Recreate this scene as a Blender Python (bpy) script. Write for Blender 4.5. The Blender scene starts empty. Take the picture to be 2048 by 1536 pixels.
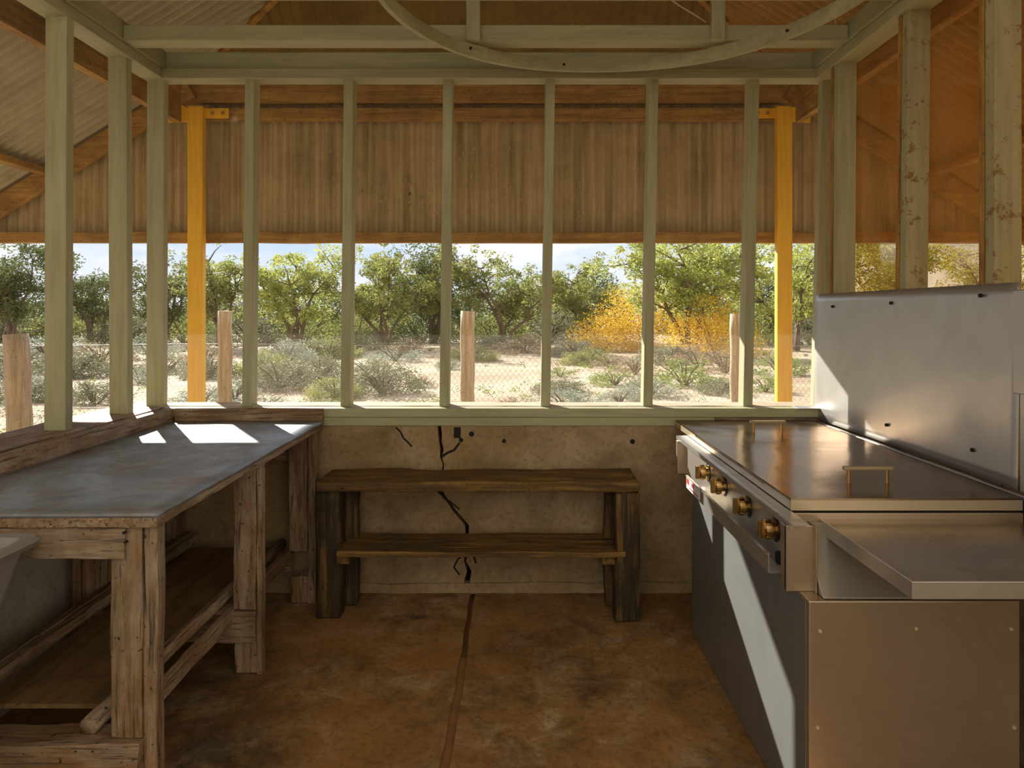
import bpy, bmesh, math, random
from mathutils import Vector, noise, Matrix
random.seed(7)
SC = bpy.context.scene
COL = SC.collection
F, CX, CY, EYE = 1420.0, 1035.0, 625.0, 1.45
def at(px, py, Y):                      # a measured point of the photograph at depth Y
    return Vector(((px-CX)*Y/F, Y, EYE-(py-CY)*Y/F))

# ------------------------------------------------------------------ materials
def new_mat(name):
    m = bpy.data.materials.new(name); m.use_nodes = True
    nt = m.node_tree; b = nt.nodes['Principled BSDF']
    return m, nt, b
def N(nt, t, **kw):
    n = nt.nodes.new(t)
    for k, v in kw.items():
        if k in n.inputs: n.inputs[k].default_value = v
        else: setattr(n, k, v)
    return n
def coords(nt, scale, rot=(0,0,0), loc=(0,0,0)):
    tc = N(nt, 'ShaderNodeTexCoord'); mp = N(nt, 'ShaderNodeMapping')
    mp.inputs['Scale'].default_value = scale; mp.inputs['Rotation'].default_value = rot; mp.inputs['Location'].default_value = loc
    nt.links.new(tc.outputs['Object'], mp.inputs['Vector']); return mp.outputs['Vector']
def tex(nt, scale, s=1.0, detail=6, rough=.6, dist=0.0, loc=(0,0,0)):
    v = coords(nt, scale, loc=loc)
    n = N(nt, 'ShaderNodeTexNoise'); n.inputs['Scale'].default_value = s; n.inputs['Detail'].default_value = detail
    n.inputs['Roughness'].default_value = rough; n.inputs['Distortion'].default_value = dist
    nt.links.new(v, n.inputs['Vector']); return n.outputs['Fac']
def ramp(nt, fac, stops):
    r = N(nt, 'ShaderNodeValToRGB'); e = r.color_ramp.elements
    while len(e) < len(stops): e.new(.5)
    for el, (p, c) in zip(e, stops):
        el.position = p; el.color = (c[0], c[1], c[2], 1) if not isinstance(c, (int, float)) else (c, c, c, 1)
    nt.links.new(fac, r.inputs['Fac']); return r.outputs['Color']
def mix(nt, fac, a, b, mode='MIX'):
    m = N(nt, 'ShaderNodeMix', data_type='RGBA', blend_type=mode)
    for sock, v in ((m.inputs['Factor'], fac), (m.inputs['A'], a), (m.inputs['B'], b)):
        if hasattr(v, 'is_output'): nt.links.new(v, sock)
        elif isinstance(v, (int, float)): sock.default_value = v
        else: sock.default_value = (*v, 1)
    return m.outputs['Result']
def bump(nt, b, h, strength=.4, dist=.01):
    n = N(nt, 'ShaderNodeBump'); n.inputs['Strength'].default_value = strength; n.inputs['Distance'].default_value = dist
    nt.links.new(h, n.inputs['Height']); nt.links.new(n.outputs['Normal'], b.inputs['Normal'])

def wood(name, dark, mid, light, axis, stain=None, rough=.75, patch=.5, grain=1.0):
    m, nt, b = new_mat(name)
    sc = [38.0, 38.0, 38.0]; sc[axis] = 2.2
    g = tex(nt, sc, grain, 7, .65, .6)
    c = ramp(nt, g, [(.28, dark), (.48, mid), (.72, light)])
    big = tex(nt, (3.5, 3.5, 3.5), 1.3, 5, .7)
    k = ramp(nt, big, [(.38, 0.0), (.62, 1.0)])
    if stain:
        f = N(nt, 'ShaderNodeMath', operation='MULTIPLY'); nt.links.new(k, f.inputs[0]); f.inputs[1].default_value = patch
        c = mix(nt, f.outputs[0], c, stain)
    if name.startswith('weathered'):
        gp = tex(nt, tuple(7.0 if q != axis else 1.6 for q in range(3)), 1, 8, .75, .3, loc=(2, 9, 4))
        c = mix(nt, ramp(nt, gp, [(.46, 0.0), (.62, .7)]), c, (.46,.39,.31))
        gd = tex(nt, tuple(90.0 if q != axis else 5.0 for q in range(3)), 1, 4, .6, .2)
        c = mix(nt, ramp(nt, gd, [(.36, .8), (.46, 0.0)]), c, tuple(x*.6 for x in dark))
        ge = tex(nt, (2.2, 2.2, 1.4), 1, 6, .7, .3, loc=(7, 1, 8))
        c = mix(nt, ramp(nt, ge, [(.48, 0.0), (.64, .65)]), c, (.13,.085,.05))
    sp = tex(nt, (60, 60, 60), 1, 3, .5)
    s2 = ramp(nt, sp, [(.66, 0.0), (.72, 1.0)])
    c = mix(nt, s2, c, tuple(x*.45 for x in dark))
    nt.links.new(c, b.inputs['Base Color']); b.inputs['Roughness'].default_value = rough
    bump(nt, b, g, .55, .006)
    return m
def paint(name, col, col2, chip, axis, amount=.66, rough=.6):
    m, nt, b = new_mat(name)
    sc = [9.0, 9.0, 9.0]; sc[axis] = 1.2
    n1 = tex(nt, sc, 1, 5, .6)
    c = ramp(nt, n1, [(.3, col2), (.65, col)])
    n2 = tex(nt, (14, 14, 14), 1.2, 8, .75)
    k = ramp(nt, n2, [(amount, 0.0), (amount+.05, 1.0)])
    c = mix(nt, k, c, chip)
    sc3 = [45.0, 45.0, 45.0]; sc3[axis] = 3
    n3 = tex(nt, sc3, 1, 4, .6)
    c = mix(nt, ramp(nt, n3, [(.35, .28), (.55, 0.0)]), c, tuple(x*.5 for x in col2))
    nt.links.new(c, b.inputs['Base Color']); b.inputs['Roughness'].default_value = rough
    bump(nt, b, n3, .25, .003)
    return m
def metal(name, col, rough, metallic=1.0, axis=None, smudge=(.1,.1,.1), sm=.25, wav=0.0, grime=None):
    m, nt, b = new_mat(name)
    sc = [90.0, 90.0, 90.0]
    if axis is not None: sc[axis] = 1.5
    g = tex(nt, sc, 1, 3, .5)
    n2 = tex(nt, (2.6, 2.6, 2.6), 1.4, 7, .65, .8)
    c = mix(nt, ramp(nt, n2, [(.42, 0.0), (.7, sm)]), col, smudge)
    if grime:
        n3 = tex(nt, (5, 5, 5), 1.1, 8, .7, .3, loc=(3, 1, 2))
        c = mix(nt, ramp(nt, n3, [(.48, 0.0), (.66, .7)]), c, grime)
    nt.links.new(c, b.inputs['Base Color']); b.inputs['Metallic'].default_value = metallic
    r = N(nt, 'ShaderNodeMapRange'); nt.links.new(n2, r.inputs['Value'])
    r.inputs['To Min'].default_value = rough*.7; r.inputs['To Max'].default_value = rough*1.5
    nt.links.new(r.outputs['Result'], b.inputs['Roughness'])
    if wav:
        w = tex(nt, (2.2, 2.2, 2.2), 1, 2, .4, .3)
        bn = N(nt, 'ShaderNodeBump'); bn.inputs['Strength'].default_value = wav; bn.inputs['Distance'].default_value = .03
        nt.links.new(w, bn.inputs['Height'])
        b2 = N(nt, 'ShaderNodeBump'); b2.inputs['Strength'].default_value = .06; b2.inputs['Distance'].default_value = .002
        nt.links.new(g, b2.inputs['Height']); nt.links.new(bn.outputs['Normal'], b2.inputs['Normal'])
        nt.links.new(b2.outputs['Normal'], b.inputs['Normal'])
    else: bump(nt, b, g, .08, .002)
    return m
def plain(name, col, rough=.6, metallic=0.0):
    m, nt, b = new_mat(name)
    n = tex(nt, (12, 12, 12), 1, 5, .6)
    c = mix(nt, ramp(nt, n, [(.35, 0.0), (.7, .5)]), col, tuple(x*.6 for x in col))
    nt.links.new(c, b.inputs['Base Color']); b.inputs['Roughness'].default_value = rough; b.inputs['Metallic'].default_value = metallic
    return m
def concrete(name, cols, scale=2.2, stain=(.06,.045,.03), st=.62, warm=None, bstr=.5):
    m, nt, b = new_mat(name)
    n1 = tex(nt, (scale,)*3, 1, 9, .68, .5)
    c = ramp(nt, n1, [(.3, cols[0]), (.5, cols[1]), (.7, cols[2])])
    n2 = tex(nt, (1.5, 1.5, 1.5), 1.2, 8, .72, .4, loc=(5, 2, 7))
    c = mix(nt, ramp(nt, n2, [(st-.1, 0.0), (st+.08, .8)]), c, stain)
    if warm:
        n4 = tex(nt, (1.1, 1.1, 1.1), 1, 7, .7, .3, loc=(11, 5, 3))
        c = mix(nt, ramp(nt, n4, [(.42, 0.0), (.6, .75)]), c, warm)
    n3 = tex(nt, (40, 40, 40), 1, 6, .7)
    c = mix(nt, ramp(nt, n3, [(.3, .55), (.5, 0.0)]), c, tuple(x*.5 for x in cols[0]))
    nt.links.new(c, b.inputs['Base Color']); b.inputs['Roughness'].default_value = .85
    ad = N(nt, 'ShaderNodeMath', operation='ADD'); nt.links.new(n1, ad.inputs[0]); nt.links.new(n3, ad.inputs[1])
    bump(nt, b, ad.outputs[0], bstr, .012)
    return m
def leafmat(name, c1, c2, trans=.35):
    m, nt, b = new_mat(name)
    n = tex(nt, (1.6, 1.6, 1.6), 1, 5, .7)
    c = ramp(nt, n, [(.35, c1), (.62, c2)])
    nt.links.new(c, b.inputs['Base Color']); b.inputs['Roughness'].default_value = .7; b.inputs['Specular IOR Level'].default_value = .25
    tr = N(nt, 'ShaderNodeBsdfTranslucent'); nt.links.new(c, tr.inputs['Color'])
    ms = N(nt, 'ShaderNodeMixShader'); ms.inputs['Fac'].default_value = trans
    out = nt.nodes['Material Output']
    nt.links.new(b.outputs[0], ms.inputs[1]); nt.links.new(tr.outputs[0], ms.inputs[2]); nt.links.new(ms.outputs[0], out.inputs['Surface'])
    return m
def screenmat(name, cover, col, tint=(1,1,1)):
    m, nt, b = new_mat(name)
    out = nt.nodes['Material Output']
    t = N(nt, 'ShaderNodeBsdfTransparent'); t.inputs['Color'].default_value = (*tint, 1)
    d = N(nt, 'ShaderNodeBsdfDiffuse'); d.inputs['Color'].default_value = (*col, 1)
    tl = N(nt, 'ShaderNodeBsdfTranslucent'); tl.inputs['Color'].default_value = (*col, 1)
    m1 = N(nt, 'ShaderNodeMixShader'); m1.inputs[0].default_value = .5
    nt.links.new(d.outputs[0], m1.inputs[1]); nt.links.new(tl.outputs[0], m1.inputs[2])
    m2 = N(nt, 'ShaderNodeMixShader')
    n = tex(nt, (2, 2, 2), 1, 5, .6)
    mr = N(nt, 'ShaderNodeMapRange'); nt.links.new(n, mr.inputs['Value'])
    mr.inputs['From Min'].default_value = .3; mr.inputs['From Max'].default_value = .7
    mr.inputs['To Min'].default_value = cover*.7; mr.inputs['To Max'].default_value = cover*1.3
    nt.links.new(mr.outputs[0], m2.inputs[0]); nt.links.new(t.outputs[0], m2.inputs[1]); nt.links.new(m1.outputs[0], m2.inputs[2])
    nt.links.new(m2.outputs[0], out.inputs['Surface'])
    return m

M = {}
M['green_z'] = paint('green_paint_upright', (.41,.40,.25), (.33,.32,.185), (.2,.12,.05), 2, .70)
M['green_x'] = paint('green_paint_across', (.41,.40,.25), (.33,.32,.185), (.2,.12,.05), 0, .70)
M['green_y'] = paint('green_paint_along', (.41,.40,.25), (.33,.32,.185), (.2,.12,.05), 1, .70)
M['green_worn'] = paint('worn_green_paint', (.40,.36,.205), (.31,.27,.14), (.22,.12,.045), 2, .56)
for i, a in enumerate('xyz'):
    M['raw_'+a] = wood('weathered_timber_'+a, (.08,.045,.02), (.28,.175,.09), (.50,.36,.23), i, (.22,.10,.03), patch=.65)
    M['bench_'+a] = wood('dark_bench_timber_'+a, (.018,.009,.003), (.15,.08,.016), (.40,.22,.055), i, (.045,.03,.014), patch=.55)
    M['rafter_'+a] = wood('orange_roof_timber_'+a, (.13,.06,.01), (.38,.205,.04), (.56,.32,.09), i, (.17,.07,.014), patch=.6)
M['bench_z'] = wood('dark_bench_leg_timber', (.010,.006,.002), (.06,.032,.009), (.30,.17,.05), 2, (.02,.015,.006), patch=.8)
M['grey_post'] = wood('grey_fence_timber', (.20,.14,.085), (.42,.32,.21), (.60,.49,.35), 2, (.28,.19,.11), patch=.5)
M['ply'] = wood('shelf_board', (.11,.06,.022), (.24,.135,.05), (.32,.19,.08), 1, (.12,.07,.025), patch=.6, grain=.5)
M['yellow'] = paint('yellow_paint', (.92,.52,.02), (.84,.45,.015), (.25,.12,.02), 2, .76, .5)
M['iron'] = metal('dusty_iron', (.50,.38,.20), .5, .15, 2, (.33,.23,.10), .7)
def streak(m, axis_scale, dark, light):
    nt = m.node_tree; b = nt.nodes['Principled BSDF']; src = b.inputs['Base Color'].links[0].from_socket
    n = tex(nt, axis_scale, 1, 4, .55)
    c = mix(nt, ramp(nt, n, [(.30, .75), (.48, 0.0)]), src, dark); c = mix(nt, ramp(nt, n, [(.55, 0.0), (.74, .7)]), c, light)
    nt.links.new(c, b.inputs['Base Color'])
streak(M['iron'], (16, 16, .9), (.24,.17,.07), (.66,.50,.28))
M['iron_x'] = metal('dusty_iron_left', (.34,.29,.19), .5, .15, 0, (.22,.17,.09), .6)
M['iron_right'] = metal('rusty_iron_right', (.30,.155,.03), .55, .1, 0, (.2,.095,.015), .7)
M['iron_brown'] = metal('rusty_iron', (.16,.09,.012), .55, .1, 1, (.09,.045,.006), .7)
M['steel'] = metal('stainless_sheet', (.60,.57,.52), .28, .75, 0, (.40,.33,.26), .6)
M['steel_v'] = metal('stainless_panel', (.50,.40,.30), .32, .78, 2, (.36,.27,.19), .6, .15)
M['steel_lid'] = metal('stainless_lid', (.36,.275,.195), .17, .95, 0, (.42,.33,.25), .7, .32)
M['steel_lid'].node_tree.nodes['Principled BSDF'].inputs['Specular Tint'].default_value = (.55, .48, .42, 1)
M['galv'] = metal('galvanised_backsplash', (.47,.455,.44), .36, .72, 2, (.36,.34,.32), .4, .2)
M['zinc'] = metal('zinc_table_sheet', (.27,.315,.38), .45, .25, 0, (.12,.14,.17), .9, .15, grime=(.20,.13,.08))
M['tub'] = metal('grey_tub', (.27,.26,.245), .6, .1, 2, (.25,.24,.22), .6)
M['black'] = plain('black_steel', (.03,.03,.035), .4, .5)
M['brass'] = metal('brass', (.62,.40,.16), .28, 1.0, None, (.12,.08,.03), .7)
M['handle'] = plain('handle_metal', (.42,.33,.18), .4, .4)
M['white'] = plain('sticker_white', (.8,.8,.8), .5)
M['red'] = plain('sticker_red', (.65,.04,.05), .5)
M['screw'] = plain('screw_head', (.7,.62,.5), .4, .4)
M['hole'] = plain('hole_dark', (.012,.01,.008), .9)
M['wall'] = concrete('old_render_wall', [(.24,.17,.095), (.38,.275,.165), (.50,.385,.25)], 3.6, (.10,.065,.03), .60, (.31,.20,.085))
M['wall_left'] = concrete('grey_render_wall', [(.36,.33,.29), (.48,.45,.40), (.58,.55,.50)], 2.0, (.2,.15,.1), .68)
M['floor'] = concrete('stained_slab', [(.08,.04,.013), (.32,.18,.07), (.60,.45,.29)], 5.5, (.03,.022,.011), .52, (.36,.175,.045), .35)
M['ledge'] = concrete('dusty_ledge', [(.42,.31,.21), (.56,.43,.31), (.66,.53,.4)], 3, (.3,.2,.12), .65)
M['dirt'] = plain('dirt', (.26,.125,.045), .95)
M['screen'] = screenmat('fly_screen', .055, (.32,.28,.23))
M['wire'] = plain('wire', (.25,.22,.19), .5, .5)
M['string'] = plain('string', (.6,.45,.32), .8)
M['bark'] = wood('bark', (.05,.035,.025), (.14,.10,.075), (.24,.18,.14), 2)
M['leaf_olive'] = leafmat('leaf_olive', (.12,.15,.04), (.38,.40,.12), .42)
M['leaf_dark'] = leafmat('leaf_dark', (.07,.095,.035), (.17,.20,.07))
M['leaf_light'] = leafmat('leaf_light', (.24,.30,.07), (.50,.52,.15), .45)
M['leaf_gold'] = leafmat('leaf_gold', (.62,.38,.04), (.85,.60,.08))
M['leaf_salt'] = leafmat('leaf_saltbush', (.17,.18,.10), (.29,.30,.19), .25)
M['leaf_grey'] = leafmat('leaf_grey_green', (.23,.27,.20), (.38,.42,.34), .25)
M['leaf_green'] = leafmat('leaf_fresh', (.17,.25,.04), (.30,.38,.08), .3)
M['leaf_dry'] = leafmat('leaf_dry', (.28,.21,.13), (.42,.33,.21), .2)

# dirty clear sheet of the right-hand openings
def pane_mat():
    m, nt, b = new_mat('dusty_clear_sheet'); out = nt.nodes['Material Output']
    t = N(nt, 'ShaderNodeBsdfTransparent'); t.inputs['Color'].default_value = (.92,.80,.62,1)
    d = N(nt, 'ShaderNodeBsdfDiffuse'); d.inputs['Color'].default_value = (.55,.30,.09,1)
    tl = N(nt, 'ShaderNodeBsdfTranslucent'); tl.inputs['Color'].default_value = (.75,.42,.13,1)
    g = N(nt, 'ShaderNodeBsdfGlossy'); g.inputs['Roughness'].default_value = .06; g.inputs['Color'].default_value = (.9,.85,.8,1)
    n = tex(nt, (2.2, 2.2, 1.1), 1, 6, .6, .4, loc=(1, 4, 2))
    md = N(nt, 'ShaderNodeMixShader'); md.inputs[0].default_value = .6
    nt.links.new(d.outputs[0], md.inputs[1]); nt.links.new(tl.outputs[0], md.inputs[2])
    f = N(nt, 'ShaderNodeMapRange'); nt.links.new(n, f.inputs['Value'])
    f.inputs['From Min'].default_value = .38; f.inputs['From Max'].default_value = .62
    f.inputs['To Min'].default_value = .02; f.inputs['To Max'].default_value = .28
    m1 = N(nt, 'ShaderNodeMixShader'); nt.links.new(f.outputs[0], m1.inputs[0]); nt.links.new(t.outputs[0], m1.inputs[1]); nt.links.new(md.outputs[0], m1.inputs[2])
    lw = N(nt, 'ShaderNodeLayerWeight'); lw.inputs['Blend'].default_value = .5
    fr = N(nt, 'ShaderNodeMath', operation='POWER'); nt.links.new(lw.outputs['Facing'], fr.inputs[0]); fr.inputs[1].default_value = 3.5
    m2 = N(nt, 'ShaderNodeMixShader'); nt.links.new(fr.outputs[0], m2.inputs[0]); nt.links.new(m1.outputs[0], m2.inputs[1]); nt.links.new(g.outputs[0], m2.inputs[2])
    nt.links.new(m2.outputs[0], out.inputs['Surface'])
    return m
M['pane'] = pane_mat()

def ground_mat():
    m, nt, b = new_mat('sandy_ground')
    n1 = tex(nt, (.28, .5, .3), 1, 8, .65, .4)
    c = ramp(nt, n1, [(.32, (.27,.155,.09)), (.46, (.37,.27,.18)), (.62, (.52,.43,.325))])
    n2 = tex(nt, (1.6, 3.0, 1), 1, 6, .7)
    c = mix(nt, ramp(nt, n2, [(.42, 0.0), (.62, .7)]), c, (.30,.27,.17))
    n3 = tex(nt, (9, 9, 9), 1, 5, .7)
    c = mix(nt, ramp(nt, n3, [(.3, .45), (.5, 0.0)]), c, (.25,.17,.11))
    nt.links.new(c, b.inputs['Base Color']); b.inputs['Roughness'].default_value = .95
    bump(nt, b, n3, .5, .05)
    return m
M['ground'] = ground_mat()

# ------------------------------------------------------------------ mesh builder
class MB:
    def __init__(s): s.v = []; s.f = []
    def add(s, vs, fs):
        o = len(s.v); s.v += [tuple(v) for v in vs]; s.f += [tuple(i+o for i in f) for f in fs]; return s
    def box(s, x0, x1, y0, y1, z0, z1, top=(0, 0)):
        dx, dy = top
        s.add([(x0,y0,z0),(x1,y0,z0),(x1,y1,z0),(x0,y1,z0),(x0+dx,y0+dy,z1),(x1+dx,y0+dy,z1),(x1+dx,y1+dy,z1),(x0+dx,y1+dy,z1)],
              [(0,3,2,1),(4,5,6,7),(0,1,5,4),(1,2,6,5),(2,3,7,6),(3,0,4,7)]); return s
    def rough(s, x0, x1, y0, y1, z0, z1, amp=.004, step=.07, seed=0, freq=6.0):
        """a subdivided box whose faces waver like old timber"""
        nx = max(2, min(40, int((x1-x0)/step))); ny = max(2, min(40, int((y1-y0)/step))); nz = max(2, min(40, int((z1-z0)/step)))
        idx = {}; vs = []; fs = []
        def vid(i, j, k):
            key = (i, j, k)
            if key not in idx:
                p = Vector((x0+(x1-x0)*i/nx, y0+(y1-y0)*j/ny, z0+(z1-z0)*k/nz))
                d = noise.noise_vector(p*freq+Vector((seed, seed*1.7, 3)))*amp + noise.noise_vector(p*freq*3.1+Vector((seed, 5, 3)))*amp*.5
                idx[key] = len(vs); vs.append(p+d)
            return idx[key]
        for i in range(nx):
            for j in range(ny):
                fs.append((vid(i,j,0), vid(i,j+1,0), vid(i+1,j+1,0), vid(i+1,j,0))); fs.append((vid(i,j,nz), vid(i+1,j,nz), vid(i+1,j+1,nz), vid(i,j+1,nz)))
        for i in range(nx):
            for k in range(nz):
                fs.append((vid(i,0,k), vid(i+1,0,k), vid(i+1,0,k+1), vid(i,0,k+1))); fs.append((vid(i,ny,k), vid(i,ny,k+1), vid(i+1,ny,k+1), vid(i+1,ny,k)))
        for j in range(ny):
            for k in range(nz):
                fs.append((vid(0,j,k), vid(0,j,k+1), vid(0,j+1,k+1), vid(0,j+1,k))); fs.append((vid(nx,j,k), vid(nx,j+1,k), vid(nx,j+1,k+1), vid(nx,j,k+1)))
        return s.add(vs, fs)
    def bar(s, a, b, w, h, up=(0, 0, 1)):
        """rectangular bar from a to b, w sideways, h along up"""
        a = Vector(a); b = Vector(b); d = (b-a).normalized(); up = Vector(up)
        sd = d.cross(up).normalized(); u = sd.cross(d).normalized()
        vs = []
        for p in (a, b):
            for q, r in ((-1,-1),(1,-1),(1,1),(-1,1)): vs.append(p+sd*q*w/2+u*r*h/2)
        return s.add(vs, [(0,1,2,3),(7,6,5,4),(0,4,5,1),(1,5,6,2),(2,6,7,3),(3,7,4,0)])
    def tube(s, pts, rads, n=8, cap=True):
        pts = [Vector(p) for p in pts]
        if isinstance(rads, (int, float)): rads = [rads]*len(pts)
        vs = []; fs = []; ref = None
        for i, p in enumerate(pts):
            d = (pts[min(i+1, len(pts)-1)]-pts[max(i-1, 0)]).normalized()
            if ref is None: ref = Vector((1,0,0)) if abs(d.x) < .8 else Vector((0,1,0))
            u = (ref-d*ref.dot(d)).normalized(); ref = u; w = d.cross(u)
            for k in range(n):
                a = 2*math.pi*k/n; vs.append(p+(u*math.cos(a)+w*math.sin(a))*rads[i])
        for i in range(len(pts)-1):
            for k in range(n):
                fs.append((i*n+k, i*n+(k+1)%n, (i+1)*n+(k+1)%n, (i+1)*n+k))
        if cap: fs.append(tuple(range(n))[::-1]); fs.append(tuple((len(pts)-1)*n+k for k in range(n)))
        return s.add(vs, fs)
    def cyl(s, a, b, r, n=16): return s.tube([a, b], r, n)
    def prism(s, poly, axis, a0, a1):
        """polygon (2-D) extruded along an axis; the two coordinates are the remaining axes in order"""
        n = len(poly); vs = []
        for a in (a0, a1):
            for p, q in poly:
                c = [p, q]; c.insert(axis, a); vs.append(tuple(c))
        fs = [tuple(range(n)), tuple(range(2*n-1, n-1, -1))]
        for i in range(n): fs.append((i, i+n, (i+1) % n+n, (i+1) % n))
        return s.add(vs, fs)
    def build(s, name, mat, parent=None, bevel=0, smooth=False, wl=None):
        me = bpy.data.meshes.new(name)
        off = Vector(parent_loc(parent)) if parent else (Vector(wl) if wl else Vector((0,0,0)))
        me.from_pydata([tuple(Vector(v)-off) for v in s.v], [], s.f)
        me.materials.append(M[mat] if isinstance(mat, str) else mat)
        if len(s.v) < 30000:
            bm = bmesh.new(); bm.from_mesh(me); bmesh.ops.recalc_face_normals(bm, faces=bm.faces); bm.to_mesh(me); bm.free()
        if smooth:
            for p in me.polygons: p.use_smooth = True
        o = bpy.data.objects.new(name, me); COL.objects.link(o)
        if parent: o.parent = parent
        elif wl: o.location = off
        if bevel:
            b = o.modifiers.new('bevel', 'BEVEL'); b.width = bevel; b.segments = 2; b.limit_method = 'ANGLE'; b.angle_limit = math.radians(40)
        return o
def parent_loc(p):
    l = Vector((0,0,0))
    while p: l = l+p.location; p = p.parent
    return l
LABELS = {}
def tag(o, label, cat, group=None, kind=None):
    if label:
        o['label'] = label; n = len(label.split())
        if not 4 <= n <= 16: print('LABEL LENGTH', n, label)
        if label in LABELS: print('DUPLICATE LABEL', label)
        LABELS[label] = 1
    if cat: o['category'] = cat
    if group: o['group'] = group
    if kind: o['kind'] = kind
    return o
def thing(name, label, cat, loc, group=None):
    o = bpy.data.objects.new(name, None); COL.objects.link(o); o.location = loc; o.empty_display_size = .1
    return tag(o, label, cat, group)
def struct(o): o['kind'] = 'structure'; return o
def sempty(name, loc=(0,0,0)):
    o = bpy.data.objects.new(name, None); COL.objects.link(o); o.location = loc; o.empty_display_size = .1
    return struct(o)

def corr_sheet(fn, u0, u1, v0f, v1f, amp=.0115, pitch=.076, nv=2, ph=0.0):
    """corrugated sheet: fn(u, v, h) -> point; v limits may depend on u"""
    m = MB(); n = max(4, int((u1-u0)/pitch*8)); vs = []; fs = []
    for i in range(n+1):
        u = u0+(u1-u0)*i/n; h = amp*math.sin(2*math.pi*(u+ph)/pitch)
        a, b = v0f(u), v1f(u)
        for j in range(nv+1): vs.append(fn(u, a+(b-a)*j/nv, h))
    for i in range(n):
        for j in range(nv):
            k = i*(nv+1)+j; fs.append((k, k+1, k+nv+2, k+nv+1))
    m.add(vs, fs); return m
def solid(o, t=.0012):
    s = o.modifiers.new('thick', 'SOLIDIFY'); s.thickness = t; s.offset = 0; return o

# ================================================================== SETTING
# ---- floor: two slabs with an open joint over dirt
def joint_x(y): return -.229 + .003*math.sin(y*5) + .002*math.sin(y*19)
m = MB()
ys = [-1.6+i*(3.68+1.6)/90 for i in range(91)]
def jw(y): return .009+.006*(.5+.5*noise.noise(Vector((0, y*6, 1))))+(.004 if y < 3 else 0)
left = [(-2.15, -1.6)]+[(joint_x(y)-jw(y), y) for y in ys]+[(-2.15, 3.68)]
right = [(1.9, 3.68)]+[(joint_x(y)+jw(y), y) for y in reversed(ys)]+[(1.9, -1.6)]
for poly in (left, right):
    m.prism(poly, 2, -.12, 0.0)
struct(m.build('floor', 'floor'))
jm = MB(); jm.box(-.6, .1, 2.95, 3.98, -.10, -.03); jm.rough(-.6, .1, -1.6, 3.0, -.10, -.007, .003, .04, 5); struct(jm.build('trim_5', 'dirt'))

# ---- low rear wall with a real crack through the render
crack = [(.8625, -.405), (.82, -.402), (.78, -.40), (.74, -.392), (.70, -.397), (.665, -.384), (.60, -.39), (.56, -.375), (.525, -.40), (.50, -.385), (.465, -.355), (.42, -.325), (.38, -.29), (.345, -.262), (.30, -.262), (.25, -.28), (.21, -.262), (.16, -.272), (.11, -.25), (.06, -.262), (0, -.242)]
cw = [.010, .012, .008, .011, .006, .004, .006, .010, .016, .012, .010, .012, .013, .012, .009, .006, .010, .007, .014, .018, .02]
X0, X1, YW = -2.12, 1.85, 3.68
m = MB()
lp = [(X0, 0), (X0, .8625)]+[(x-w*.85, z) for (z, x), w in zip(crack, cw)]
rp = [(X1, .8625), (X1, 0)]+[(x+w*.85, z) for (z, x), w in reversed(list(zip(crack, cw)))]
m.prism(lp, 1, YW, 3.93); m.prism(rp, 1, YW, 3.93)
wb = struct(m.build('wall_back', 'wall'))
bk = MB(); bk.box(-.55, -.1, 3.93, 3.95, -.10, .8625); bk.build('crack_backing', 'hole', wb)
# side branches of the crack, chipped render edges and bolt holes
def sliver(pts, w):
    ck = MB()
    for (x0, z0), (x1, z1) in zip(pts, pts[1:]):
        ck.bar((x0, YW-.0005, z0), (x1, YW-.0005, z1), .0016, w)
    ck.build('crack', 'hole', wb)
sliver([(-.63, .855), (-.605, .83), (-.592, .80), (-.565, .775), (-.548, .755)], .009)
sliver([(-.397, .70), (-.36, .725), (-.33, .735), (-.30, .775)], .012)
sliver([(-.39, .57), (-.418, .545), (-.412, .52), (-.375, .49), (-.33, .455), (-.30, .43)], .007)
sliver([(-.262, .30), (-.235, .26), (-.23, .2), (-.215, .15)], .01)
sliver([(-.27, .2), (-.31, .17), (-.33, .13), (-.30, .09)], .008)
for (px, py, r) in ((1008, 882, .011), (1265, 883, .013), (943, 868, .014), (922, 880, .012)):
    p = at(px, py, YW); MB().cyl((p.x, YW-.001, p.z), (p.x, YW+.003, p.z), r, 12).build('bolt_hole', 'hole', wb)
rv = MB(); rv.rough(-.33, -.295, YW-.004, YW+.02, .80, .855, .004, .02, 3); rv.build('exposed_wood', 'hole', wb)
# skirting hump of render at the foot of the wall
sk = MB(); sk.rough(-1.9, 1.62, YW-.012, YW+.03, -.005, .05, .010, .06, 5); sk.build('render_foot', 'wall', wb)

m = MB(); m.box(-2.12, -1.85, -1.6, 3.68, 0, .8625); struct(m.build('wall_left', 'wall_left'))
m = MB(); m.box(1.62, 1.85, -1.6, 3.68, 0, .8625); struct(m.build('wall_right', 'wall'))

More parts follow.
